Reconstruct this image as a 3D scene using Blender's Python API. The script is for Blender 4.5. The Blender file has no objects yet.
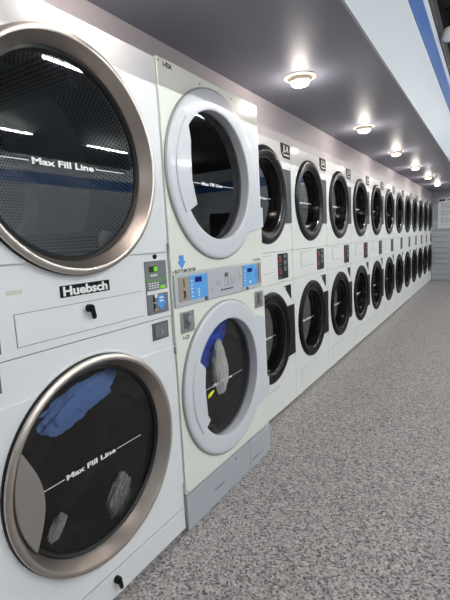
import bpy, bmesh, math, random
from mathutils import Matrix, Vector, noise
random.seed(7)
S = bpy.context.scene
C = S.collection
PI = math.pi

# ------------------------------------------------------------------ materials
def srgb(r, g, b):
    f = lambda c: (c / 255 / 12.92) if c / 255 <= .04045 else ((c / 255 + .055) / 1.055) ** 2.4
    return (f(r), f(g), f(b), 1)

def mat(name, col, rough=.5, metal=0., coat=0., spec=.5, bump=0., bscale=200., emit=None, estr=0., vary=0.):
    m = bpy.data.materials.new(name); m.use_nodes = True
    n = m.node_tree.nodes; l = m.node_tree.links; p = n['Principled BSDF']
    p.inputs['Base Color'].default_value = col
    p.inputs['Roughness'].default_value = rough
    p.inputs['Metallic'].default_value = metal
    p.inputs['Coat Weight'].default_value = coat
    p.inputs['Coat Roughness'].default_value = .06
    p.inputs['Specular IOR Level'].default_value = spec
    if emit:
        p.inputs['Emission Color'].default_value = emit
        p.inputs['Emission Strength'].default_value = estr
    if bump or vary:
        tc = n.new('ShaderNodeTexCoord')
        no = n.new('ShaderNodeTexNoise'); no.inputs['Scale'].default_value = bscale; no.inputs['Detail'].default_value = 3
        l.new(tc.outputs['Object'], no.inputs['Vector'])
        if bump:
            b = n.new('ShaderNodeBump'); b.inputs['Strength'].default_value = bump; b.inputs['Distance'].default_value = .002
            l.new(no.outputs['Fac'], b.inputs['Height']); l.new(b.outputs['Normal'], p.inputs['Normal'])
        if vary:
            mx = n.new('ShaderNodeMix'); mx.data_type = 'RGBA'
            mx.inputs[6].default_value = tuple(c * (1 - vary) for c in col[:3]) + (1,)
            mx.inputs[7].default_value = tuple(min(1, c * (1 + vary)) for c in col[:3]) + (1,)
            l.new(no.outputs['Fac'], mx.inputs[0]); l.new(mx.outputs[2], p.inputs['Base Color'])
    return m

M = {}
M['white'] = mat('white_enamel', srgb(226, 227, 230), .28, coat=.3, bump=.05, bscale=60)
M['cream'] = mat('cream_enamel', srgb(228, 230, 221), .3, coat=.3, bump=.05, bscale=60)
M['jwhite'] = mat('off_white_enamel', srgb(226, 227, 223), .42, coat=.08, bump=.05, bscale=60)
M['kick'] = mat('grey_kickplate_paint', srgb(172, 175, 182), .38)
M['m2door'] = mat('pale_grey_door_paint', srgb(208, 210, 217), .33, coat=.3)
M['m2edge'] = mat('mid_grey_door_edge', srgb(150, 150, 150), .4)
M['steel'] = mat('brushed_stainless', (.55, .495, .455, 1), .36, metal=1, bump=.04, bscale=30, vary=.06)
M['grip'] = mat('grey_grip_plate', (.36, .335, .31, 1), .42, metal=.7)
M['rubber'] = mat('black_rubber', srgb(17, 16, 18), .5)
M['blackdoor'] = mat('black_gloss_door', srgb(20, 19, 23), .27, spec=.1)
M['silverdoor'] = mat('dark_gloss_upper_door', (.016, .015, .018, 1), .30, spec=.2)
M['wellblack'] = mat('black_door_well', srgb(20, 18, 18), .2, coat=.5)
M['galv'] = mat('galvanised_drum', (.50, .53, .57, 1), .42, metal=.35, vary=.08, bscale=8)
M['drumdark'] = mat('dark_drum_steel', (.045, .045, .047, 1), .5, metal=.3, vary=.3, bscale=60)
M['hinge'] = mat('grey_hinge_cover', srgb(74, 74, 80), .5, spec=.2)
M['blackhinge'] = mat('black_hinge_cover', srgb(26, 26, 30), .5, spec=.12)
M['panelgrey'] = mat('control_panel_grey', srgb(112, 115, 119), .4)
M['panellight'] = mat('control_panel_light_grey', srgb(183, 186, 192), .38)
M['coinplate'] = mat('coin_plate_taupe', srgb(160, 148, 136), .45)
M['zinc'] = mat('zinc_lock_plate', (.42, .43, .45, 1), .35, metal=.8)
M['vault'] = mat('vault_front', srgb(108, 108, 110), .4, metal=.3)
M['blue'] = mat('sky_blue_film', srgb(88, 165, 232), .35)
M['arrow'] = mat('blue_sticker', srgb(78, 150, 226), .4)
M['navy'] = mat('navy_display', srgb(22, 26, 110), .2)
M['lcd'] = mat('lcd_window', srgb(52, 60, 40), .2)
M['lcdgreen'] = mat('lcd_green', srgb(118, 190, 50), .3, emit=srgb(120, 210, 40), estr=.25)
M['greenink'] = mat('green_ink', srgb(92, 160, 72), .5)
M['ink'] = mat('black_ink', srgb(28, 28, 30), .5)
M['softink'] = mat('grey_ink', srgb(120, 124, 130), .5)
M['whiteink'] = mat('white_ink', srgb(236, 236, 236), .5)
M['paper'] = mat('white_paper', srgb(222, 222, 224), .6)
M['black'] = mat('black_plastic', srgb(16, 16, 18), .4, spec=.15)
M['panelblack'] = mat('black_control_strip', srgb(26, 28, 31), .4, spec=.15)
M['red'] = mat('red_button', srgb(140, 40, 50), .4)
M['yellow'] = mat('yellow_sticker', srgb(238, 220, 40), .4)
M['tape'] = mat('aged_tape', srgb(205, 203, 190), .6)
M['seam'] = mat('dark_seam', srgb(120, 121, 124), .6)
M['logoplate'] = mat('logo_plate', srgb(38, 32, 34), .5, spec=.1)
M['wall'] = mat('infill_wall_paint', srgb(204, 197, 200), .5, bump=.03, bscale=40)
M['fascia'] = mat('fascia_white', srgb(178, 182, 190), .45)
M['soffit'] = mat('soffit_grey_gloss', srgb(131, 133, 146), .5, spec=.35, bump=.06, bscale=9)
M['stripe'] = mat('blue_stripe', srgb(22, 76, 142), .45)
M['darktrim'] = mat('dark_trim', srgb(42, 38, 40), .5)
M['ceil'] = mat('black_ceiling', srgb(30, 28, 31), .8)
M['greywall'] = mat('grey_cladding', srgb(176, 178, 184), .5, bump=.03, bscale=30)
M['greywall2'] = mat('grey_wall_paint', srgb(172, 176, 182), .6)
M['doordark'] = mat('dark_doorway', srgb(30, 30, 34), .4)
M['lampwhite'] = mat('lamp_cream_metal', srgb(232, 222, 208), .4)
M['bulb'] = mat('warm_bulb', (1, .9, .75, 1), .4, emit=(1, .86, .66, 1), estr=4.5)
M['tube'] = mat('fluorescent_tube', (1, 1, 1, 1), .4, emit=(.95, 1, .98, 1), estr=265)
M['housing'] = mat('white_housing', srgb(220, 220, 220), .5)
M['cloth_white'] = mat('white_cotton', srgb(246, 243, 238), .9, bump=.3, bscale=90)
M['cloth_blue'] = mat('royal_blue_cotton', srgb(30, 85, 215), .9, bump=.3, bscale=90)
M['cloth_denim'] = mat('denim', srgb(118, 156, 222), .9, bump=.3, bscale=120)
M['cloth_grey'] = mat('grey_cotton', srgb(196, 196, 190), .9, bump=.3, bscale=90)
M['skirt'] = mat('dirty_plinth', srgb(92, 82, 74), .8)

def glass_mat(name, ior, tint):
    m = bpy.data.materials.new(name); m.use_nodes = True
    n = m.node_tree.nodes; l = m.node_tree.links; n.clear()
    o = n.new('ShaderNodeOutputMaterial'); mx = n.new('ShaderNodeMixShader')
    t = n.new('ShaderNodeBsdfTransparent'); t.inputs[0].default_value = tint
    g = n.new('ShaderNodeBsdfGlossy'); g.inputs['Roughness'].default_value = .01
    f = n.new('ShaderNodeFresnel'); f.inputs[0].default_value = ior
    l.new(f.outputs[0], mx.inputs[0]); l.new(t.outputs[0], mx.inputs[1]); l.new(g.outputs[0], mx.inputs[2])
    l.new(mx.outputs[0], o.inputs[0])
    return m
M['glass'] = glass_mat('door_glass', 1.95, (.92, .93, .94, 1))
M['glassdim'] = glass_mat('dimmed_reflection_door_glass', 1.55, (.95, .95, .95, 1))  # copy of the upper door glass, floor reflection toned down in the material
M['glassgrey'] = glass_mat('smoked_door_glass', 2.7, (.42, .43, .45, 1))

def perforated(name, base, hole, pitch, metal, rough):
    # rows of round holes laid out in the drum's own surface coordinates (metres in the UV map)
    m = bpy.data.materials.new(name); m.use_nodes = True
    n = m.node_tree.nodes; l = m.node_tree.links; p = n['Principled BSDF']
    p.inputs['Metallic'].default_value = metal; p.inputs['Roughness'].default_value = rough
    uv = n.new('ShaderNodeUVMap'); sp = n.new('ShaderNodeSeparateXYZ'); l.new(uv.outputs[0], sp.inputs[0])
    def mt(op, a, b=None, c=None):
        q = n.new('ShaderNodeMath'); q.operation = op
        for i, v in enumerate((a, b, c)):
            if v is None: continue
            if isinstance(v, (int, float)): q.inputs[i].default_value = v
            else: l.new(v, q.inputs[i])
        return q.outputs[0]
    u = mt('DIVIDE', sp.outputs[0], pitch); v = mt('DIVIDE', sp.outputs[1], pitch * .866)
    row = mt('FLOOR', v); off = mt('MULTIPLY', mt('MODULO', row, 2.), .5)
    fu = mt('SUBTRACT', mt('FRACT', mt('ADD', u, off)), .5)
    fv = mt('MULTIPLY', mt('SUBTRACT', mt('FRACT', v), .5), .866)
    d = mt('SQRT', mt('ADD', mt('MULTIPLY', fu, fu), mt('MULTIPLY', fv, fv)))
    k = mt('LESS_THAN', d, .27)
    mx = n.new('ShaderNodeMix'); mx.data_type = 'RGBA'
    mx.inputs[6].default_value = base; mx.inputs[7].default_value = hole
    l.new(k, mx.inputs[0]); l.new(mx.outputs[2], p.inputs['Base Color'])
    return m
M['perf'] = perforated('perforated_steel', (.50, .52, .55, 1), (.010, .010, .011, 1), .0155, .3, .42)
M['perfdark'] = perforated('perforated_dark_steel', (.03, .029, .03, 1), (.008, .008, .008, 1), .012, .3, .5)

def floor_mat():
    m = bpy.data.materials.new('speckled_floor'); m.use_nodes = True
    n = m.node_tree.nodes; l = m.node_tree.links; p = n['Principled BSDF']
    tc = n.new('ShaderNodeTexCoord')
    def vor(scale):
        v = n.new('ShaderNodeTexVoronoi'); v.inputs['Scale'].default_value = scale
        l.new(tc.outputs['Object'], v.inputs['Vector'])
        s = n.new('ShaderNodeSeparateColor'); l.new(v.outputs['Color'], s.inputs[0]); return s.outputs[0]
    def ramp(x, stops):
        r = n.new('ShaderNodeValToRGB'); r.color_ramp.interpolation = 'CONSTANT'
        e = r.color_ramp.elements
        while len(e) < len(stops): e.new(.5)
        for q, (pos, c) in zip(e, stops): q.position = pos; q.color = c
        l.new(x, r.inputs[0]); return r.outputs[0]
    a = ramp(vor(115), [(0, srgb(52, 52, 66)), (.14, srgb(108, 108, 124)), (.30, srgb(168, 165, 168)), (.52, srgb(190, 184, 180)), (.72, srgb(212, 208, 206)), (.88, srgb(165, 146, 132)), (.95, srgb(228, 226, 226))])
    b = ramp(vor(230), [(0, srgb(60, 62, 74)), (.15, srgb(128, 128, 138)), (.35, srgb(160, 154, 150)), (.6, srgb(186, 180, 174)), (.85, srgb(226, 222, 220))])
    mx = n.new('ShaderNodeMix'); mx.data_type = 'RGBA'; mx.inputs[0].default_value = .38
    l.new(a, mx.inputs[6]); l.new(b, mx.inputs[7])
    no = n.new('ShaderNodeTexNoise'); no.inputs['Scale'].default_value = 2.2; no.inputs['Detail'].default_value = 4
    l.new(tc.outputs['Object'], no.inputs['Vector'])
    wr = ramp(no.outputs[0], [(0, (.88, .86, .87, 1)), (1, (1, .955, .92, 1))]); wr.node.color_ramp.interpolation = 'LINEAR'
    m2 = n.new('ShaderNodeMix'); m2.data_type = 'RGBA'; m2.blend_type = 'MULTIPLY'; m2.inputs[0].default_value = 1
    l.new(mx.outputs[2], m2.inputs[6]); l.new(wr, m2.inputs[7])
    l.new(m2.outputs[2], p.inputs['Base Color'])
    p.inputs['Roughness'].default_value = .42; p.inputs['Specular IOR Level'].default_value = .35
    return m
M['floor'] = floor_mat()

# ------------------------------------------------------------------ mesh helpers
def obj(name, bm, m, parent=None, loc=None, smooth=True, bevel=0, recalc=True, wn=False):
    if recalc: bmesh.ops.recalc_face_normals(bm, faces=bm.faces)
    me = bpy.data.meshes.new(name); bm.to_mesh(me); bm.free()
    for x in (m if isinstance(m, (list, tuple)) else [m]): me.materials.append(M[x])
    if smooth:
        for p in me.polygons: p.use_smooth = True
        me.set_sharp_from_angle(angle=math.radians(35))
    o = bpy.data.objects.new(name, me); C.objects.link(o)
    if parent: o.parent = parent
    if loc: o.location = loc
    if wn:
        w_ = o.modifiers.new('weighted', 'WEIGHTED_NORMAL'); w_.keep_sharp = True
    if bevel:
        b = o.modifiers.new('bevel', 'BEVEL'); b.width = bevel; b.segments = 2; b.limit_method = 'ANGLE'; b.angle_limit = math.radians(50)
    return o

def box(bm, x0, x1, y0, y1, z0, z1, mi=0):
    v = [bm.verts.new((x, y, z)) for x in (x0, x1) for y in (y0, y1) for z in (z0, z1)]
    for q in ((0, 1, 3, 2), (4, 6, 7, 5), (0, 4, 5, 1), (2, 3, 7, 6), (0, 2, 6, 4), (1, 5, 7, 3)):
        f = bm.faces.new([v[i] for i in q]); f.material_index = mi
    return bm

def bx(*a): return box(bmesh.new(), *a)

def prism(bm, poly, x0, x1, mi=0):          # outline in (y, z), extruded along x
    a = [bm.verts.new((x0, y, z)) for y, z in poly]; b = [bm.verts.new((x1, y, z)) for y, z in poly]
    n = len(poly)
    for i in range(n):
        bm.faces.new((a[i], a[(i + 1) % n], b[(i + 1) % n], b[i])).material_index = mi
    bm.faces.new(b).material_index = mi; bm.faces.new(a[::-1]).material_index = mi
    return bm

def lathe(bm, prof, cy, cz, n=96, closed=False, uv=False, mi=0):   # profile of (r, x) turned about an axis along x
    L = bm.loops.layers.uv.verify() if uv else None
    rings = [[bm.verts.new((x, cy + r * math.cos(2 * PI * i / n), cz + r * math.sin(2 * PI * i / n))) for i in range(n)] for r, x in prof]
    pairs = list(zip(range(len(prof) - 1), range(1, len(prof))))
    if closed: pairs.append((len(prof) - 1, 0))
    for a, b in pairs:
        for i in range(n):
            j = (i + 1) % n
            f = bm.faces.new((rings[a][i], rings[a][j], rings[b][j], rings[b][i])); f.material_index = mi
            if uv:
                rr = max(prof[a][0], prof[b][0])
                for lp, (k, t) in zip(f.loops, ((a, i), (a, i + 1), (b, i + 1), (b, i))):
                    lp[L].uv = (2 * PI * rr * t / n + 10, prof[k][1] + 10)
    return bm

def disc(bm, cy, cz, r, x, n=96, uv=False):
    L = bm.loops.layers.uv.verify() if uv else None
    vs = [bm.verts.new((x, cy + r * math.cos(2 * PI * i / n), cz + r * math.sin(2 * PI * i / n))) for i in range(n)]
    f = bm.faces.new(vs)
    f.normal_update()
    if uv:
        for lp in f.loops: lp[L].uv = (lp.vert.co.y + 10, lp.vert.co.z + 10)
    return bm

def tube(bm, pts, r, n=10):
    pts = [Vector(p) for p in pts]; rings = []
    for i, p in enumerate(pts):
        d = (pts[min(i + 1, len(pts) - 1)] - pts[max(i - 1, 0)]).normalized()
        a = d.orthogonal().normalized(); b = d.cross(a)
        rings.append([bm.verts.new(p + r * (a * math.cos(2 * PI * k / n) + b * math.sin(2 * PI * k / n))) for k in range(n)])
    for q, w in zip(rings, rings[1:]):
        for k in range(n): bm.faces.new((q[k], q[(k + 1) % n], w[(k + 1) % n], w[k]))
    bm.faces.new(rings[0][::-1]); bm.faces.new(rings[-1])
    return bm

def holed(bm, rects, x0, x1, hole_cut, n=144):
    """front slab(s): each rect (y0,y1,z0,z1) has a round hole (cy,cz,r); where the circle + margin outgrows the
    rect the outline follows the circle, as the pressed door surrounds do"""
    y0, y1, z0, z1 = rects; cy, cz, r, ro = hole_cut
    ang = sorted(set([2 * PI * i / n for i in range(n)] + [math.atan2(z - cz, y - cy) % (2 * PI) for y in (y0, y1) for z in (z0, z1)]))
    inn, out, innb, outb = [], [], [], []
    for a in ang:
        ca, sa = math.cos(a), math.sin(a)
        t = min(((y1 - cy) / ca if ca > 1e-9 else (y0 - cy) / ca if ca < -1e-9 else 9),
                ((z1 - cz) / sa if sa > 1e-9 else (z0 - cz) / sa if sa < -1e-9 else 9))
        t = max(t, ro)
        inn.append(bm.verts.new((x1, cy + r * ca, cz + r * sa))); innb.append(bm.verts.new((x0, cy + r * ca, cz + r * sa)))
        out.append(bm.verts.new((x1, cy + t * ca, cz + t * sa))); outb.append(bm.verts.new((x0, cy + t * ca, cz + t * sa)))
    k = len(ang)
    for i in range(k):
        j = (i + 1) % k
        bm.faces.new((inn[i], out[i], out[j], inn[j])); bm.faces.new((out[i], outb[i], outb[j], out[j]))
        bm.faces.new((innb[i], inn[i], inn[j], innb[j]))
    return bm

def text_mesh(body, size, bold=0., sx=1., shear=0., depth=.0004, align='CENTER'):
    cu = bpy.data.curves.new('t', 'FONT'); cu.body = body; cu.size = size; cu.offset = bold; cu.extrude = depth
    cu.align_x = align; cu.align_y = 'CENTER'; cu.shear = shear; cu.resolution_u = 3
    o = bpy.data.objects.new('t', cu); C.objects.link(o)
    me = bpy.data.meshes.new_from_object(o.evaluated_get(bpy.context.evaluated_depsgraph_get()))
    bpy.data.objects.remove(o); bpy.data.curves.remove(cu)
    me.transform(Matrix(((0, 0, 1, 0), (sx, 0, 0, 0), (0, 1, 0, 0), (0, 0, 0, 1))))
    return me

def add_text(bm, body, size, x, y, z, **k):
    me = text_mesh(body, size, **k); me.transform(Matrix.Translation((x, y, z))); bm.from_mesh(me); bpy.data.meshes.remove(me)
    return bm

def thing(name, label, cat, loc=(0, 0, 0), group=None):
    o = bpy.data.objects.new(name, None); C.objects.link(o); o.location = loc; o.empty_display_size = .1
    tag(o, label, cat, group); return o

def tag(o, label, cat, group=None):
    o['label'] = label; o['category'] = cat
    if group: o['group'] = group
    return o

def struct(name, bm, m, **k):
    o = obj(name, bm, m, smooth=k.pop('smooth', False), **k); o['kind'] = 'structure'; return o

# ------------------------------------------------------------------ setting
YE, YB, XR, ZC, ZS, XE = 12.03, -3.2, 8.0, 3.46, 2.19, .6146
struct('floor', bx(-.95, XR, YB, YE, -.08, 0), 'floor')
struct('ceiling', bx(-.95, XR, YB, YE, ZC, ZC + .08), 'ceil')
struct('wall_left', bx(-1.05, -.95, YB, YE, 0, ZC), 'greywall2')
struct('wall_right', bx(XR, XR + .1, YB, YE, 0, ZC), 'greywall2')
struct('wall_near', bx(-1.05, XR + .1, YB - .1, YB, 0, ZC), 'greywall2')
struct('wall_end', bx(-1.05, XR + .1, YE, YE + .1, 0, ZC), 'greywall2')
# the boxed-in bulkhead above the dryers: glossy grey underside, white fascia
b = bmesh.new()
box(b, -.95, XE - .012, YB, YE, ZS, ZC, 0)
struct('trim_1', b, 'soffit')
struct('trim_2', bx(XE - .012, XE, YB, YE, ZS - .002, 3.2), 'fascia')
struct('trim_3', bx(XE, XE + .004, YB, YE, 2.79, 3.065), 'stripe')
struct('trim_4', bx(XE - .012, XE + .012, YB, YE, 3.2, 3.27), 'darktrim')
struct('trim_11', bx(XE - .012, XE, YB, YE, 3.27, ZC), 'ceil')
# infill wall between dryer tops and the soffit
b = bx(-.95, -.17, 2.262, YE, 1.948, ZS); box(b, -.95, -.17, YB, 2.262, 2.008, ZS)
struct('trim_5', b, 'wall')
# horizontal cladding boards on the end wall, blue stripe round the room
b = bmesh.new(); z = .02
while z < 2.1:
    box(b, -.14, 3.4, YE - .018, YE, z, z + .121); z += .135
struct('trim_6', b, 'greywall', bevel=.004)
struct('trim_7', bx(XE + .03, XR, YE - .006, YE, 2.82, 3.09), 'stripe')
struct('trim_8', bx(XR - .006, XR, YB, YE, 2.82, 3.09), 'stripe')
struct('trim_9', bx(XE + .03, XR, YE - .01, YE, 3.09, ZC), 'fascia')
struct('trim_10', bx(XR - .01, XR, YB, YE, 3.09, 3.2), 'fascia')
b = bx(5.62, 5.70, YE - .04, YE, 0, 2.22); box(b, 6.70, 6.78, YE - .04, YE, 0, 2.22); box(b, 5.70, 6.70, YE - .04, YE, 2.14, 2.22)
d1 = struct('door_1', bx(5.70, 6.70, YE - .02, YE, .01, 2.14), 'doordark')
o = obj('door_frame', b, 'fascia', d1, smooth=False)
o = obj('door_handle', tube(bmesh.new(), [(5.78, YE - .03, 1.0), (5.78, YE - .07, 1.0), (5.9, YE - .07, 1.0)], .011), 'zinc', d1)

# notice board on the end wall
t = thing('notice_board', 'white printed notice board on the grey boarded end wall', 'notice board', (.5, YE - .018, 1.29))
obj('board', bx(-.525, .55, -.016, 0, 0, .745), 'paper', t, bevel=.003)
b = bx(-.49, -.36, -.018, -.016, .655, .70); obj('emblem', b, 'navy', t)
b = bmesh.new(); xx = -.32
for w in (.10, .13, .06, .16, .09, .14, .12):
    box(b, xx, xx + w, -.0175, -.016, .66, .695); xx += w + .025
obj('heading', b, 'softink', t)
b = bmesh.new(); rr = random.Random(3)
for k in range(19):
    z = .60 - k * .029
    if k % 6 == 5: continue
    xx = -.45
    while xx < .38:
        w = rr.uniform(.04, .12); box(b, xx, min(xx + w, .46), -.0172, -.016, z, z + .009); xx += w + .016
obj('print_lines', b, 'softink', t)

# ceiling things
t = thing('globe_pendant', 'small white globe fitting hanging under the black ceiling', 'ceiling fitting', (.705, 5.25, ZC))

def lathe_z(bm, prof, n=40, cap=True):
    R = [[bm.verts.new((r * math.cos(2 * PI * i / n), r * math.sin(2 * PI * i / n), z)) for i in range(n)] for r, z in prof]
    for a, c in zip(R, R[1:]):
        for i in range(n): bm.faces.new((a[i], a[(i + 1) % n], c[(i + 1) % n], c[i]))
    if cap: bm.faces.new(R[-1])
    return bm
obj('mount', lathe_z(bmesh.new(), [(.0001, 0), (.045, 0), (.045, -.015), (.006, -.02), (.006, -.165), (.022, -.167), (.022, -.175)]), 'black', t)
obj('globe', lathe_z(bmesh.new(), [(.07 * math.sin(a), -.235 + .07 * math.cos(a)) for a in [.3 + (PI - .31) * k / 16 for k in range(17)]]), 'paper', t)

ORD = ['nearest', 'second nearest', 'third', 'fourth', 'fifth', 'farthest']
def downlight():
    t = thing('ceiling_downlight', '', 'ceiling light', (.165, 2.545, ZS))
    obj('flange', lathe_z(bmesh.new(), [(.0001, 0), (.092, 0), (.094, -.003), (.086, -.007), (.058, -.010)]), 'lampwhite', t)
    obj('holder', lathe_z(bmesh.new(), [(.064, -.008), (.062, -.024), (.056, -.029), (.045, -.030)]), 'lampwhite', t)
    obj('bulb', lathe_z(bmesh.new(), [(.051, -.027), (.052, -.034), (.046, -.044), (.030, -.050), (.010, -.052)]), 'bulb', t)
    return t
def copy_tree(o, parent=None):
    c = o.copy(); C.objects.link(c)
    if parent: c.parent = parent
    for ch in list(o.children): copy_tree(ch, c)
    return c
dl = downlight()
for i in (0, 1, 2, 3, 4, 5, -1, -2):
    o = dl if i == 0 else copy_tree(dl)
    o.location = (.165, 2.505 + 1.478 * i, ZS)
    tag(o, f'round cream downlight glowing on the grey soffit, {ORD[i]} of the row of six' if i >= 0 else
        'round cream downlight on the soffit over the two big steel doors' if i == -1 else 'round cream downlight on the soffit behind the camera', 'ceiling light', 'downlights along the soffit')
    L = bpy.data.lights.new('downlight_glow', 'POINT'); L.energy = 2.4; L.color = (1, .90, .84); L.shadow_soft_size = .04
    lo = bpy.data.objects.new('downlight_glow', L); C.objects.link(lo); lo.location = (.165, 2.505 + 1.478 * i, ZS - .095)

def tube_light():
    t = thing('tube_light', '', 'tube light')
    obj('housing', bx(-.03, .03, -.61, .61, -.045, 0), 'housing', t)
    obj('tube', tube(bmesh.new(), [(0, -.58, -.07), (0, .58, -.07)], .0115, 10), 'tube', t)
    obj('lamp_holder', bx(-.012, .012, -.6, -.58, -.09, -.045), 'housing', t); obj('lamp_holder', bx(-.012, .012, .58, .6, -.09, -.045), 'housing', t)
    return t
tl = None
for rx in (3.1, 6.1):
    for k in range(5 if rx > 4 else 6):
        y = (3.93 if rx < 4 else 4.72) + 2.45 * (k - 2) - .0
        if tl is None: o = tl = tube_light()
        else: o = copy_tree(tl)
        o.location = (rx, y, ZC)
        tag(o, 'bare fluorescent tube light on the black ceiling, reflected in the dryer doors', 'tube light', 'fluorescent tubes over the shop')

# ------------------------------------------------------------------ drums, shared builder
def drum(parent, cy, cz, r, xf, xb, perf, plain, rin, y_off=0, baffles=3, ph=.3, lo=0):
    b = bmesh.new()
    lathe(b, [(rin, xf + .045), (rin + .004, xf), (r, xf)], cy, cz, 72, mi=1)
    mid = xf + (xb - xf) * .46
    lathe(b, [(r, xf), (r, mid)], cy, cz, 72, uv=True, mi=0)
    lathe(b, [(r, mid), (r, xb), (r * .82, xb)], cy, cz, 72, mi=1)
    lathe(b, [(r * .82, xb), (r * .5, xb), (r * .25, xb)], cy, cz, 72, uv=True, mi=0)
    # planar UVs for the back plate
    L = b.loops.layers.uv.verify()
    for f in b.faces:
        if all(abs(v.co.x - xb) < 1e-5 for v in f.verts):
            for lp in f.loops: lp[L].uv = (lp.vert.co.y + 10, lp.vert.co.z + 10)
    lathe(b, [(r * .25, xb), (r * .25, xb + .015), (r * .05, xb + .03)], cy, cz, 36, mi=1)
    d = obj('drum', b, [perf, plain], parent, recalc=False)
    for k in range(baffles):
        a = ph + 2 * PI * k / 3; b = bmesh.new()
        rad = Vector((0, math.cos(a), math.sin(a))); tan = Vector((0, -math.sin(a), math.cos(a)))
        prof = [(-.07, .0), (-.045, .06), (-.015, .095), (.015, .095), (.045, .06), (.07, .0)]
        L = b.loops.layers.uv.verify(); ra = []
        for x in (xf - .03, xb + .02):
            ra.append([b.verts.new(Vector((x, cy, cz)) + rad * (r - .006 - h) + tan * s) for s, h in prof])
        for i in range(len(prof) - 1):
            f = b.faces.new((ra[0][i], ra[0][i + 1], ra[1][i + 1], ra[1][i]))
            for lp, (u, v) in zip(f.loops, ((0, i), (0, i + 1), (1, i + 1), (1, i))): lp[L].uv = (u * abs(xb - xf) + 5, v * .05 + 5)
        b.faces.new(ra[0]); b.faces.new(ra[1][::-1])
        obj('baffle', b, perf if k != 1 else plain, d)
    return d

def shell(name, m, parent, x0, x1, y0, y1, z0, z1):     # closed cabinet without its front
    b = bmesh.new()
    v = [b.verts.new((x, y, z)) for x in (x0, x1) for y in (y0, y1) for z in (z0, z1)]
    for q in ((0, 1, 3, 2), (0, 4, 5, 1), (2, 3, 7, 6), (0, 2, 6, 4), (1, 5, 7, 3)): b.faces.new([v[i] for i in q])
    return obj(name, b, m, parent, smooth=False, recalc=True)

def fill_line(parent, cy, z, x, half, size, gap, m='whiteink', tilt=0.):
    b = bmesh.new()
    add_text(b, 'Max Fill Line', size, x, cy, z, bold=size * .032, sx=1.75)
    w = max(v.co.y for v in b.verts) - cy
    t = max(.0012, size * .045)
    box(b, x - .0003, x + .0003, cy - half, cy - w - gap, z - t, z + t); box(b, x - .0003, x + .0003, cy + w + gap, cy + half, z - t, z + t)
    return obj('fill_line', b, m, parent, smooth=False)

def arc(cy, cz, r, a0, a1, n=14):
    return [(cy + r * math.cos(math.radians(a0 + (a1 - a0) * i / n)), cz + r * math.sin(math.radians(a0 + (a1 - a0) * i / n))) for i in range(n + 1)]

# ------------------------------------------------------------------ big white stack with steel doors
Y0, Y1 = .525, 1.395
H = thing('stacked_dryer', 'large white stacked tumble dryer with two brushed steel doors, nearest in the row', 'tumble dryer', (0, Y0, 0))
def hp(*pts): return [(y - Y0, z) for y, z in pts]
W = Y1 - Y0; yc = .9585 - Y0; ZU, ZL = 1.567, .563
shell('cabinet', 'white', H, -1.1 + .16, -.012, .002, W - .002, .02, 1.99)
# front skin with two round openings
b = bmesh.new()
holed(b, (.0, W, .989, 2.0), -.012, 0, (yc, ZU, .335, .34)); obj('upper_front', b, 'white', H, bevel=.0015)
b = bmesh.new()
holed(b, (.0, W, .02, .986), -.012, 0, (yc, ZL, .335, .34)); obj('lower_front', b, 'white', H, bevel=.0015)
b = bmesh.new()
holed(b, (.0, W, 1.25, 1.998), 0, .007, (yc, ZU, .337, .374)); obj('door_surround', b, 'white', H, bevel=.003)
b = bmesh.new()
holed(b, (.0, W, .24, .861), 0, .007, (yc, ZL, .337, .374)); obj('door_surround', b, 'white', H, bevel=.003)
obj('plinth', bx(-.9, -.03, .01, W - .01, 0, .02), 'skirt', H)
def steel_door(cz, k=1.):
    b = bmesh.new()
    lathe(b, [(r_ * k, x_) for r_, x_ in [(.354, .013), (.3605, .015), (.363, .020), (.3615, .027), (.354, .032), (.348, .033), (.343, .031), (.340, .026), (.324, -.004), (.319, -.016), (.335, -.018), (.345, .002)]], yc, cz, 144, closed=True)
    d = obj('door', b, 'steel', H, wn=True)
    b = bmesh.new(); lathe(b, [(.3665 * k, .0), (.3645 * k, .014), (.345, .015), (.345, .0)], yc, cz, 120, closed=True)
    lathe(b, [(.324, -.016), (.312, -.012), (.306, -.020), (.306, -.030), (.322, -.030)], yc, cz, 120, closed=True)
    obj('gasket', b, 'rubber', d)
    obj('glass_pane', disc(bmesh.new(), yc, cz, .310, -.024, 96), 'glass' if cz > 1 else 'glassdim', d, recalc=False)
    return d
dU = steel_door(ZU, 1.013); dL = steel_door(ZL)
fill_line(dU, yc - .012, 1.546, -.0215, .26, .0265, .008)
fill_line(dL, yc - .02, .548, -.0215, .245, .0245, .006)
for d, cz in ((dL, ZL),):
    l = arc(yc, cz, .322, 152, 212, 16)
    pts = l + arc(yc - .47, cz, .236, -40, 40, 16)
    a = [p for p in l]; y0_, z0_ = l[0]; y1_, z1_ = l[-1]
    # right edge: arc bulging to the right between the two ends of the left arc
    q = []
    for i in range(1, 16):
        s = i / 16; q.append((y1_ + (y0_ - y1_) * s + .05 * math.sin(PI * s), z1_ + (z0_ - z1_) * s))
    o = obj('grip_plate', prism(bmesh.new(), l + q, -.012, .008), 'grip', d, bevel=.002); o['label'] = 'grey grip plate'
drum(H, yc, ZU, .39, -.06, -.72, 'perf', 'galv', .335, ph=2.75 - PI / 2)
drum(H, yc, ZL, .39, -.06, -.72, 'perfdark', 'drumdark', .335, ph=.4)
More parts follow.
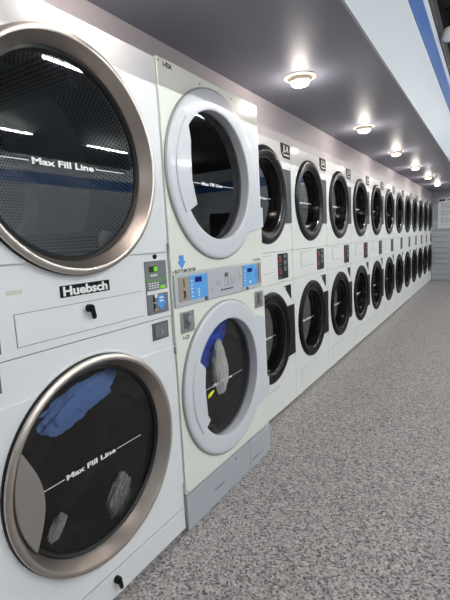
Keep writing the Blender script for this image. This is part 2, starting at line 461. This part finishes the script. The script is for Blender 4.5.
# lint panels, logo, locks
def frame_line(bm, y0, y1, z0, z1, x=.0005, t=.0013):
    box(bm, x - .0005, x, y0, y1, z1 - t, z1 + t); box(bm, x - .0005, x, y0, y1, z0 - t, z0 + t)
    box(bm, x - .0005, x, y0 - t, y0 + t, z0, z1); box(bm, x - .0005, x, y1 - t, y1 + t, z0, z1)
obj('access_panel', bx(0, .003, .705 - Y0, 1.229 - Y0, 1.016, 1.109), 'white', H, bevel=.0015)
obj('panel_gap', bx(0, .0006, .7033 - Y0, 1.2307 - Y0, 1.0143, 1.1107), 'seam', H)
obj('panel_gap', bx(0, .0006, .0, W, .9865, .9888), 'seam', H)
obj('access_panel', bx(0, .004, .02, W - .02, .026, .123), 'white', H, bevel=.0015)
obj('panel_gap', bx(0, .0006, .018, W - .018, .0245, .1247), 'seam', H)
def latch(z, y):
    b = bmesh.new(); lathe(b, [(.013, .003), (.013, .02), (.010, .024), (.002, .024)], y, z, 24)
    prism(b, [(y - .008, z), (y + .008, z), (y + .013, z - .032), (y + .003, z - .036)], .016, .026)
    obj('latch', b, 'black', H)
latch(1.088, .965 - Y0); latch(.09, .972 - Y0)
b = bx(.0, .002, .863 - Y0, 1.067 - Y0, 1.135, 1.172); lg = obj('brand_badge', b, 'black', H)
b = bmesh.new(); add_text(b, 'Huebsch', .040, .0026, .965 - Y0, 1.1525, bold=.0014, sx=1.32); obj('lettering', b, 'whiteink', lg, smooth=False)
def control(y0, y1):
    w = y1 - y0
    p = obj('control_panel', bx(0, .004, y0, y1, 1.010, 1.220), 'panelgrey', H, bevel=.001)
    obj('display', bx(.004, .005, y0 + .022, y0 + .072, 1.177, 1.199), 'lcd', p)
    obj('display_lit', bx(.005, .0055, y0 + .050, y0 + .071, 1.179, 1.197), 'lcdgreen', p)
    b = bmesh.new()
    for k in range(6): box(b, .004, .0046, y0 + .012 + .018 * k, y0 + .024 + .018 * k, 1.139, 1.147)
    box(b, .004, .0046, y0 + .004, y0 + .008, 1.132, 1.154); box(b, .004, .0046, y1 - .014, y1 - .009, 1.140, 1.160)
    obj('green_print', b, 'greenink', p)
    b = bmesh.new()
    for r_ in range(3):
        for k in range(4): box(b, .004, .0046, y0 + .016 + .016 * k, y0 + .026 + .016 * k, 1.112 + .009 * r_, 1.117 + .009 * r_)
    for k in range(3): box(b, .004, .0046, y0 + .03 + .014 * k, y0 + .04 + .014 * k, 1.160, 1.168)
    obj('key_print', b, 'paper', p)
    obj('start_key', bx(.004, .006, y1 - .045, y1 - .014, 1.108, 1.120), 'lcdgreen', p)
    obj('white_strip', bx(.004, .0065, y0 + .001, y1 - .001, 1.090, 1.104), 'paper', p)
    b = bx(.004, .005, y0 + .034, y0 + .044, 1.025, 1.085); obj('coin_slot', b, 'black', p)
    b = bx(.005, .009, y0 + .028, y0 + .048, 1.052, 1.058); box(b, .005, .009, y0 + .036, y0 + .056, 1.024, 1.031); obj('coin_lever', b, 'coinplate', p)
    b = bmesh.new(); lathe(b, [(.010, .004), (.010, .0055), (.0005, .0055)], y0 + .052, 1.083, 20); obj('round_sticker', b, 'paper', p)
    yc_ = y0 + .082
    s = obj('arrow_sticker', prism(bmesh.new(), [(yc_ - .018, 1.084), (yc_ + .020, 1.084), (yc_ + .020, 1.056), (yc_ + .034, 1.056), (yc_, 1.020), (yc_ - .034, 1.056), (yc_ - .018, 1.056)], .004, .005), 'arrow', p)
    b = bmesh.new()
    for k in range(2): box(b, .005, .0054, yc_ - .011, yc_ + .013, 1.056 + .013 * k, 1.062 + .013 * k)
    obj('print', b, 'whiteink', s)
    v = obj('coin_vault', bx(0, .004, y0 + .018, y1 - .012, .904, .974), 'vault', H, bevel=.001)
    b = bx(.004, .009, y0 + .028, y1 - .028, .914, .964); obj('vault_door', b, 'panelgrey', v, bevel=.002)
    b = bmesh.new(); lathe(b, [(.006, .009), (.006, .012), (.0005, .012)], (y0 + y1) / 2, .938, 16); obj('lock', b, 'zinc', v)
    b = bmesh.new(); lathe(b, [(.009, 0), (.009, .006), (.0005, .006)], y0 + .063, 1.236, 20); obj('key_lock', b, 'black', H)
control(1.252 - Y0, 1.379 - Y0); control(.530 - Y0, .655 - Y0)
b = bx(0, .016, W - .007, W + .000, 1.255, 1.285); obj('edge_clip', b, 'm2edge', H)
b = bx(0, .016, W - .007, W + .000, .824, .854); obj('edge_clip', b, 'm2edge', H)
o = obj('tape_remnant', bx(0, .0006, .690 - Y0, .738 - Y0, 1.166, 1.178), 'tape', H); o['label'] = 'yellowed tape remnant'

# ------------------------------------------------------------------ cream stack with pale grey doors
Y0, Y1 = 1.40, 2.243
G = thing('stacked_dryer', 'cream stacked tumble dryer with thick pale grey doors and a blue control strip', 'tumble dryer', (.004, Y0, 0))
W = Y1 - Y0; yU, yL, ZU, ZL = 1.790 - Y0, 1.802 - Y0, 1.584, .606
shell('cabinet', 'cream', G, -.95, -.012, .002, W - .002, .02, 2.0)
b = bmesh.new(); holed(b, (0, W, 1.155, 2.005), -.012, .008, (yU, ZU, .335, .337)); obj('upper_front', b, 'cream', G, bevel=.003)
b = bmesh.new(); holed(b, (0, W, .178, 1.012), -.012, .008, (yL, ZL, .335, .337)); obj('lower_front', b, 'cream', G, bevel=.003)
obj('centre_rail', bx(-.012, .004, 0, W, 1.008, 1.158), 'cream', G)
k = obj('kickplate', bx(-.012, .010, 0, .585, .004, .172), 'kick', G, bevel=.002)
k2 = obj('kickplate', bx(-.012, .010, .588, W, .004, .172), 'kick', G, bevel=.002)
b = bmesh.new(); lathe(b, [(.008, .01), (.008, .014), (.0005, .014)], .43, .145, 16); obj('screw', b, 'zinc', k)
obj('vent_slot', bx(.010, .0105, .22, .31, .075, .083), 'softink', k); obj('vent_slot', bx(.010, .0105, .61, .70, .045, .053), 'softink', k2)
def grey_door(cy, cz, sgn):
    b = bmesh.new()
    lathe(b, [(.383, .018), (.377, .024), (.367, .026), (.302, .026), (.294, .022), (.292, .012), (.297, -.018), (.297, -.04), (.315, -.04), (.34, .01), (.375, .016)], cy, cz, 120, closed=True)
    d = obj('door', b, 'm2door', G, wn=True)
    b = bmesh.new(); lathe(b, [(.389, .006), (.389, .015), (.383, .019), (.36, .016), (.36, .006)], cy, cz, 120, closed=True)
    o = obj('door_edge', b, 'm2edge', d, wn=True); o['label'] = 'mid grey outer rim'
    obj('glass_pane', disc(bmesh.new(), cy, cz, .298, -.026, 96), 'glass' if cz > 1 else 'glassdim', d, recalc=False)
    return d
dU = grey_door(yU, ZU, 1); dL = grey_door(yL, ZL, -1)
gl = lambda pts: [(y - Y0, z) for y, z in pts]
p = arc(yU, ZU, .335, 136, 212, 14)
obj('grip', prism(bmesh.new(), p + gl([(1.589, 1.446), (1.561, 1.549), (1.563, 1.66), (1.568, 1.712)]), -.01, .032), 'm2door', dU, bevel=.006)
p = arc(yL, ZL, .335, 150, 216, 14)
obj('grip', prism(bmesh.new(), p + gl([(1.593, .456), (1.574, .485), (1.566, .62), (1.578, .712)]), -.01, .032), 'm2door', dL, bevel=.006)
for d, cy, cz in ((dU, yU, ZU), (dL, yL, ZL)):
    l = arc(cy, cz, .345, -44, 44, 14)
    yr = 2.216 - Y0
    pts = l + [(cy + .29, cz + .262), (yr - .03, cz + .243), (yr, cz + .215), (yr, cz + .16), (yr - .008, cz + .155), (yr - .008, cz - .125), (yr + .024, cz - .13), (yr + .024, cz - .235), (yr - .04, cz - .25), (cy + .28, cz - .262)]
    obj('hinge_flange', prism(bmesh.new(), pts, .008, .022), 'm2door', d, bevel=.003)
fill_line(dU, 1.798 - Y0, 1.550, -.0235, .20, .0205, .005)
fill_line(dL, 1.798 - Y0, .576, -.0235, .20, .0205, .005)
obj('yellow_marker', prism(bmesh.new(), gl([(1.574, .566), (1.584, .585), (1.625, .592), (1.63, .584), (1.60, .568)]), .0322, .0332), 'yellow', dL)
drum(G, yU, ZU, .385, -.06, -.72, 'perfdark', 'drumdark', .325, ph=1.2)
drum(G, yL, ZL, .385, -.06, -.72, 'perfdark', 'drumdark', .325, ph=2.6)
# control strip
P = obj('control_strip', bx(.004, .014, .008, 2.205 - Y0, 1.014, 1.153), 'panellight', G, bevel=.003)
obj('panel_gap', bx(.0142, .0146, 1.650 - Y0, 1.653 - Y0, 1.014, 1.153), 'seam', P)
obj('panel_gap', bx(.0142, .0146, 1.983 - Y0, 1.986 - Y0, 1.014, 1.153), 'seam', P)
obj('coin_plate', bx(.014, .016, .034, .112, 1.036, 1.140), 'coinplate', P)
b = bx(.016, .0165, .068, .074, 1.095, 1.132); box(b, .016, .0165, .066, .080, 1.045, 1.085); obj('coin_slot', b, 'ink', P)
b = bx(.0165, .021, .062, .076, 1.082, 1.086); box(b, .0165, .021, .062, .070, 1.046, 1.052); obj('coin_lever', b, 'zinc', P)
f = obj('blue_keypad', bx(.014, .0165, .112, .244, 1.035, 1.142), 'blue', P)
obj('display', bx(.0165, .0175, .152, .203, 1.108, 1.132), 'navy', f)
b = bmesh.new()
for k in range(5): box(b, .0165, .0169, .122, .134, 1.047 + .017 * k, 1.053 + .017 * k)
for k in range(3): box(b, .0165, .0169, .172, .184, 1.045 + .013 * k, 1.053 + .013 * k)
obj('print', b, 'whiteink', f)
b = bmesh.new(); lathe(b, [(.010, .014), (.010, .020), (.0005, .020)], .235, 1.026, 20); obj('key_lock', b, 'vault', P)
b = bmesh.new(); lathe(b, [(.011, .014), (.011, .021), (.0005, .021)], 1.82 - Y0, 1.118, 20); obj('key_lock', b, 'vault', P)
b = bmesh.new()
for yy, zz, h in ((.335, 1.075, .024), (.405, 1.062, .05), (.44, 1.062, .05), (.475, 1.066, .04), (.535, 1.082, .02)):
    box(b, .014, .0145, yy, yy + .002, zz, zz + h); box(b, .014, .0145, yy + .024, yy + .026, zz, zz + h); box(b, .014, .0145, yy, yy + .026, zz, zz + .002)
obj('pictograms', b, 'softink', P)
b = bx(.014, .0145, .37, .384, 1.042, 1.052)
for k in range(9): box(b, .014, .0145, .39 + .0105 * k, .3985 + .0105 * k, 1.043, 1.050)
obj('brand_print', b, 'ink', P)
b = bx(.014, .0145, .268, .290, 1.066, 1.068); box(b, .014, .0145, .288, .290, 1.046, 1.068); box(b, .014, .0145, .553, .555, 1.095, 1.125); box(b, .014, .0145, .553, .575, 1.095, 1.097)
obj('corner_marks', b, 'softink', P)
f = obj('blue_keypad', bx(.014, .0165, 1.994 - Y0, 2.143 - Y0, 1.036, 1.147), 'blue', P)
obj('display', bx(.0165, .0175, 2.036 - Y0, 2.088 - Y0, 1.108, 1.130), 'navy', f)
b = bmesh.new()
for k in range(5): box(b, .0165, .0169, 2.005 - Y0, 2.015 - Y0, 1.047 + .017 * k, 1.053 + .017 * k)
box(b, .0165, .0169, 2.055 - Y0, 2.075 - Y0, 1.048, 1.062); obj('print', b, 'whiteink', f)
obj('coin_plate', bx(.014, .016, 2.143 - Y0, 2.197 - Y0, 1.036, 1.149), 'coinplate', P)
b = bx(.016, .0165, 2.165 - Y0, 2.172 - Y0, 1.05, 1.135); obj('coin_slot', b, 'ink', P)
ya = 2.135 - Y0
s = obj('arrow_sticker', prism(bmesh.new(), [(ya - .012, 1.118), (ya + .016, 1.118), (ya + .016, 1.092), (ya + .028, 1.088), (ya + .002, 1.062), (ya - .026, 1.088), (ya - .012, 1.092)], .017, .018), 'arrow', P)
b = bmesh.new(); lathe(b, [(.008, .014), (.008, .02), (.0005, .02)], 2.03 - Y0, 1.024, 20); obj('key_lock', b, 'vault', P)
# stickers, key tags, coin locks
ya = 1.474 - Y0
s = obj('arrow_sticker', prism(bmesh.new(), [(ya - .016, 1.232), (ya + .016, 1.232), (ya + .016, 1.206), (ya + .029, 1.206), (ya, 1.174), (ya - .029, 1.206), (ya - .016, 1.206)], .008, .009), 'arrow', G)
b = bmesh.new(); add_text(b, 'BOTTOM DRYER', .020, .0085, 1.498 - Y0, 1.165, bold=.0004, sx=1.0); obj('hand_lettering', b, 'ink', G, smooth=False)
b = bmesh.new(); add_text(b, 'TOP DRYER', .017, .0085, 2.165 - Y0, 1.168, bold=.0002); obj('hand_lettering', b, 'softink', G, smooth=False)
b = bmesh.new(); add_text(b, '1-02A', .026, .0085, 1.462 - Y0, 1.984, bold=.0012, sx=.9); obj('number_print', b, 'ink', G, smooth=False)
b = bmesh.new(); add_text(b, '1-C3', .021, .0085, 1.472 - Y0, .876, bold=.0008, sx=1.1); obj('number_print', b, 'ink', G, smooth=False)
for (a0, a1) in ((1.437, 1.538), (2.121, 2.224)):
    v = obj('coin_vault', bx(.008, .011, a0 - Y0, a1 - Y0, .897, .990), 'zinc', G, bevel=.001)
    cy = (a0 + a1) / 2 - Y0
    b = bx(.011, .012, cy - .03, cy + .012, .915, .982); obj('vault_door', b, 'vault', v, bevel=.002)
    b = bmesh.new(); lathe(b, [(.017, .012), (.017, .02), (.012, .026), (.0005, .026)], cy + .008, .948, 24); lathe(b, [(.007, .011), (.007, .017), (.0005, .017)], cy + .004, .915, 16); obj('lock', b, 'zinc', v)
for y, z in ((.008, 1.990), (.29, 1.975), (.56, 1.975), (.83, 1.972), (.012, 1.165), (.01, .19), (.835, .19)):
    obj('rivet', lathe(bmesh.new(), [(.004, .008), (.004, .0095), (.0005, .0095)], y, z, 10), 'vault', G)
obj('plinth', bx(-.9, -.03, .01, W - .01, 0, .02), 'skirt', G)

# ------------------------------------------------------------------ twelve white stacks with black doors
JX = -.155; W = .8114
def black_stack():
    J = thing('stacked_dryer', '', 'tumble dryer', (JX, 2.275, 0))
    cy, ZU, ZL = .395, 1.566, .590; g = .0025
    shell('cabinet', 'jwhite', J, -.78, -.012, g, W - g, .02, 1.94)
    b = bmesh.new(); holed(b, (g, W - g, 1.185, 1.945), -.012, 0, (cy, ZU, .285, .29)); obj('upper_front', b, 'jwhite', J, bevel=.002)
    b = bmesh.new(); holed(b, (g, W - g, .02, .960), -.012, 0, (cy, ZL, .285, .29)); obj('lower_front', b, 'jwhite', J, bevel=.002)
    obj('control_rail', bx(-.012, 0, g, W - g, .963, 1.182), 'jwhite', J, bevel=.002)
    for cz, m, hz in ((ZU, 'silverdoor', (1.385, 1.765)), (ZL, 'blackdoor', (.392, .775))):
        b = bmesh.new()
        lathe(b, [(.3235, -.002), (.3235, .004), (.320, .011), (.312, .017), (.300, .021), (.285, .022), (.270, .019), (.256, .012), (.246, .001), (.243, -.005), (.28, -.008), (.29, .0)], cy, cz, 80, closed=True)
        d = obj('door', b, m, J)
        b = bmesh.new(); lathe(b, [(.248, .006), (.241, .002), (.239, -.02), (.240, -.062), (.27, -.062), (.262, -.010)], cy, cz, 72, closed=True)
        o = obj('door_well', b, 'wellblack', d)
        obj('glass_pane', disc(bmesh.new(), cy, cz, .241, -.050, 64), 'glassgrey', d, recalc=False)
        fill_line(d, cy + .0, cz - .012, -.0485, .17, .022, .005)
        obj('hinge', prism(bmesh.new(), [(cy + .27, hz[0]), (.796, hz[0]), (.796, hz[1]), (cy + .27, hz[1])], .001, .010), 'hinge' if cz > 1 else 'blackhinge', d, bevel=.002)
        b = bmesh.new(); lathe(b, [(.26, -.064), (.30, -.10), (.35, -.10), (.35, -.55), (.02, -.55)], cy, cz, 48); obj('drum', b, 'drumdark', J, recalc=False)
    p = obj('control_panel', bx(0, .004, .534, .710, .986, 1.169), 'panelblack', J, bevel=.002)
    for z in (1.020, 1.105): obj('red_key', bx(.004, .0075, .541, .591, z, z + .036), 'red', p)
    b = bmesh.new()
    for z in (.998, 1.062, 1.086, 1.146): box(b, .004, .005, .545, .583, z, z + .008)
    for z, h in ((1.134, .026), (1.085, .034), (1.040, .034)): box(b, .004, .005, .636, .676, z, z + h)
    obj('print', b, 'softink', p)
    b = bx(0, .0006, .165, .457, 1.045, 1.164); obj('panel_gap', b, 'seam', J)
    obj('access_panel', bx(0, .003, .167, .455, 1.047, 1.162), 'jwhite', J, bevel=.001)
    b = bx(0, .0006, .110, .512, .105, .215); obj('panel_gap', b, 'seam', J)
    obj('access_panel', bx(0, .003, .112, .510, .107, .213), 'jwhite', J, bevel=.001)
    w = obj('warning_label', prism(bmesh.new(), [(.626, .930), (.758, .930), (.758, .813)], 0, .0015), 'black', J)
    b = bmesh.new(); lathe(b, [(.008, .0015), (.008, .002), (.0005, .002)], .651, .915, 12); obj('print', b, 'whiteink', w)
    l = obj('brand_badge', prism(bmesh.new(), [(.646, 1.945), (.806, 1.945), (.806, 1.846), (.69, 1.846), (.657, 1.875)], 0, .004), 'logoplate', J)
    b = bmesh.new(); add_text(b, 'JLA', .064, .0045, .727, 1.908, bold=.0012, sx=1.05, shear=.2)
    box(b, .004, .0045, .69, .79, 1.862, 1.872)
    obj('lettering', b, 'whiteink', l, smooth=False)
    for z in (1.93, 1.78, 1.35, 1.19, .97, .80, .37, .20):
        obj('rivet', lathe(bmesh.new(), [(.0045, 0), (.0045, .0015), (.0005, .0015)], .800, z, 8), 'vault', J)
    obj('plinth', bx(-.74, -.025, .01, W - .01, 0, .02), 'skirt', J)
    return J
N12 = ['first', 'second', 'third', 'fourth', 'fifth', 'sixth', 'seventh', 'eighth', 'ninth', 'tenth', 'eleventh', 'twelfth']
J = black_stack()
for i in range(12):
    o = J if i == 0 else copy_tree(J)
    o.location = (JX, 2.275 + .8114 * i, 0)
    tail = ', half hidden' if i == 0 else ', by end wall' if i == 11 else ''
    tag(o, f'white stacked dryer, {N12[i]} of the black-doored dryers from the near end{tail}', 'tumble dryer', 'white stacked dryers with black doors')

# ------------------------------------------------------------------ laundry behind the glass
def garment(name, label, m, loc, size, rot, seed, fold=7.):
    b = bmesh.new(); bmesh.ops.create_icosphere(b, subdivisions=5, radius=1)
    for v in b.verts:
        p = v.co.copy(); q = Vector((p.x * 1.2, p.y * 1.2, p.z * .6)) + Vector((seed, seed * 2.3, 0))
        k = 1 + .36 * noise.noise(q * 1.6) + .30 * (1 - abs(noise.noise(q * 2.6 + Vector((0, 0, p.y * 2)))) * 2.6) * .6 + .10 * noise.noise(q * 7)
        v.co = Vector((p.x * size[0], p.y * size[1], p.z * size[2])) * k
    o = obj(name, b, m); o.location = loc; o.rotation_euler = rot
    return tag(o, label, 'laundry')
garment('denim_garment', 'blue denim garment at the top of the near lower steel door window', 'cloth_denim', (-.085, .955, .755), (.028, .155, .048), (.28, 0, 0), 1.7)
garment('grey_garment', 'pale grey garment at lower right behind the near steel door glass', 'cloth_grey', (-.11, 1.125, .30), (.025, .045, .07), (-.5, 0, 0), 4.1)
garment('white_sock', 'small white sock low behind the near steel door glass', 'cloth_grey', (-.09, .825, .36), (.016, .022, .04), (-.8, 0, 0), 6.2)
garment('blue_garment', 'royal blue garment at top of the lower pale grey door window', 'cloth_blue', (-.115, 1.845, .765), (.035, .19, .062), (.70, 0, 0), 9.4)
garment('white_garment', 'white garment tumbling beside the blue one behind the lower pale grey door', 'cloth_white', (-.056, 1.835, .625), (.02, .055, .12), (.10, 0, 0), 3.3)

# ------------------------------------------------------------------ camera
f, yaw, pit, roll = 432.8657, math.radians(31.7906), math.radians(7.9111), math.radians(-2.9933)
fw = Vector((-math.sin(yaw) * math.cos(pit), math.cos(yaw) * math.cos(pit), -math.sin(pit)))
rt = Vector((math.cos(yaw), math.sin(yaw), 0)); up = rt.cross(fw)
R = math.cos(roll) * rt + math.sin(roll) * up; U = -math.sin(roll) * rt + math.cos(roll) * up
cd = bpy.data.cameras.new('camera'); cam = bpy.data.objects.new('camera', cd); C.objects.link(cam)
cd.sensor_fit = 'VERTICAL'; cd.sensor_height = 36; cd.lens = f / 600 * 36; cd.clip_start = .02
cam.matrix_world = Matrix(((R.x, U.x, -fw.x, 1.1326), (R.y, U.y, -fw.y, 0), (R.z, U.z, -fw.z, 1.2876), (0, 0, 0, 1)))
S.camera = cam

w = bpy.data.worlds.new('world'); S.world = w; w.use_nodes = True
w.node_tree.nodes['Background'].inputs[0].default_value = (.8, .85, .9, 1); w.node_tree.nodes['Background'].inputs[1].default_value = .3
S.view_settings.view_transform = 'Standard'; S.view_settings.look = 'None'; S.view_settings.gamma = 1; S.view_settings.use_curve_mapping = False
S.view_settings.exposure = .5
S.cycles.max_bounces = 10; S.cycles.diffuse_bounces = 6; S.cycles.glossy_bounces = 5; S.cycles.transparent_max_bounces = 12
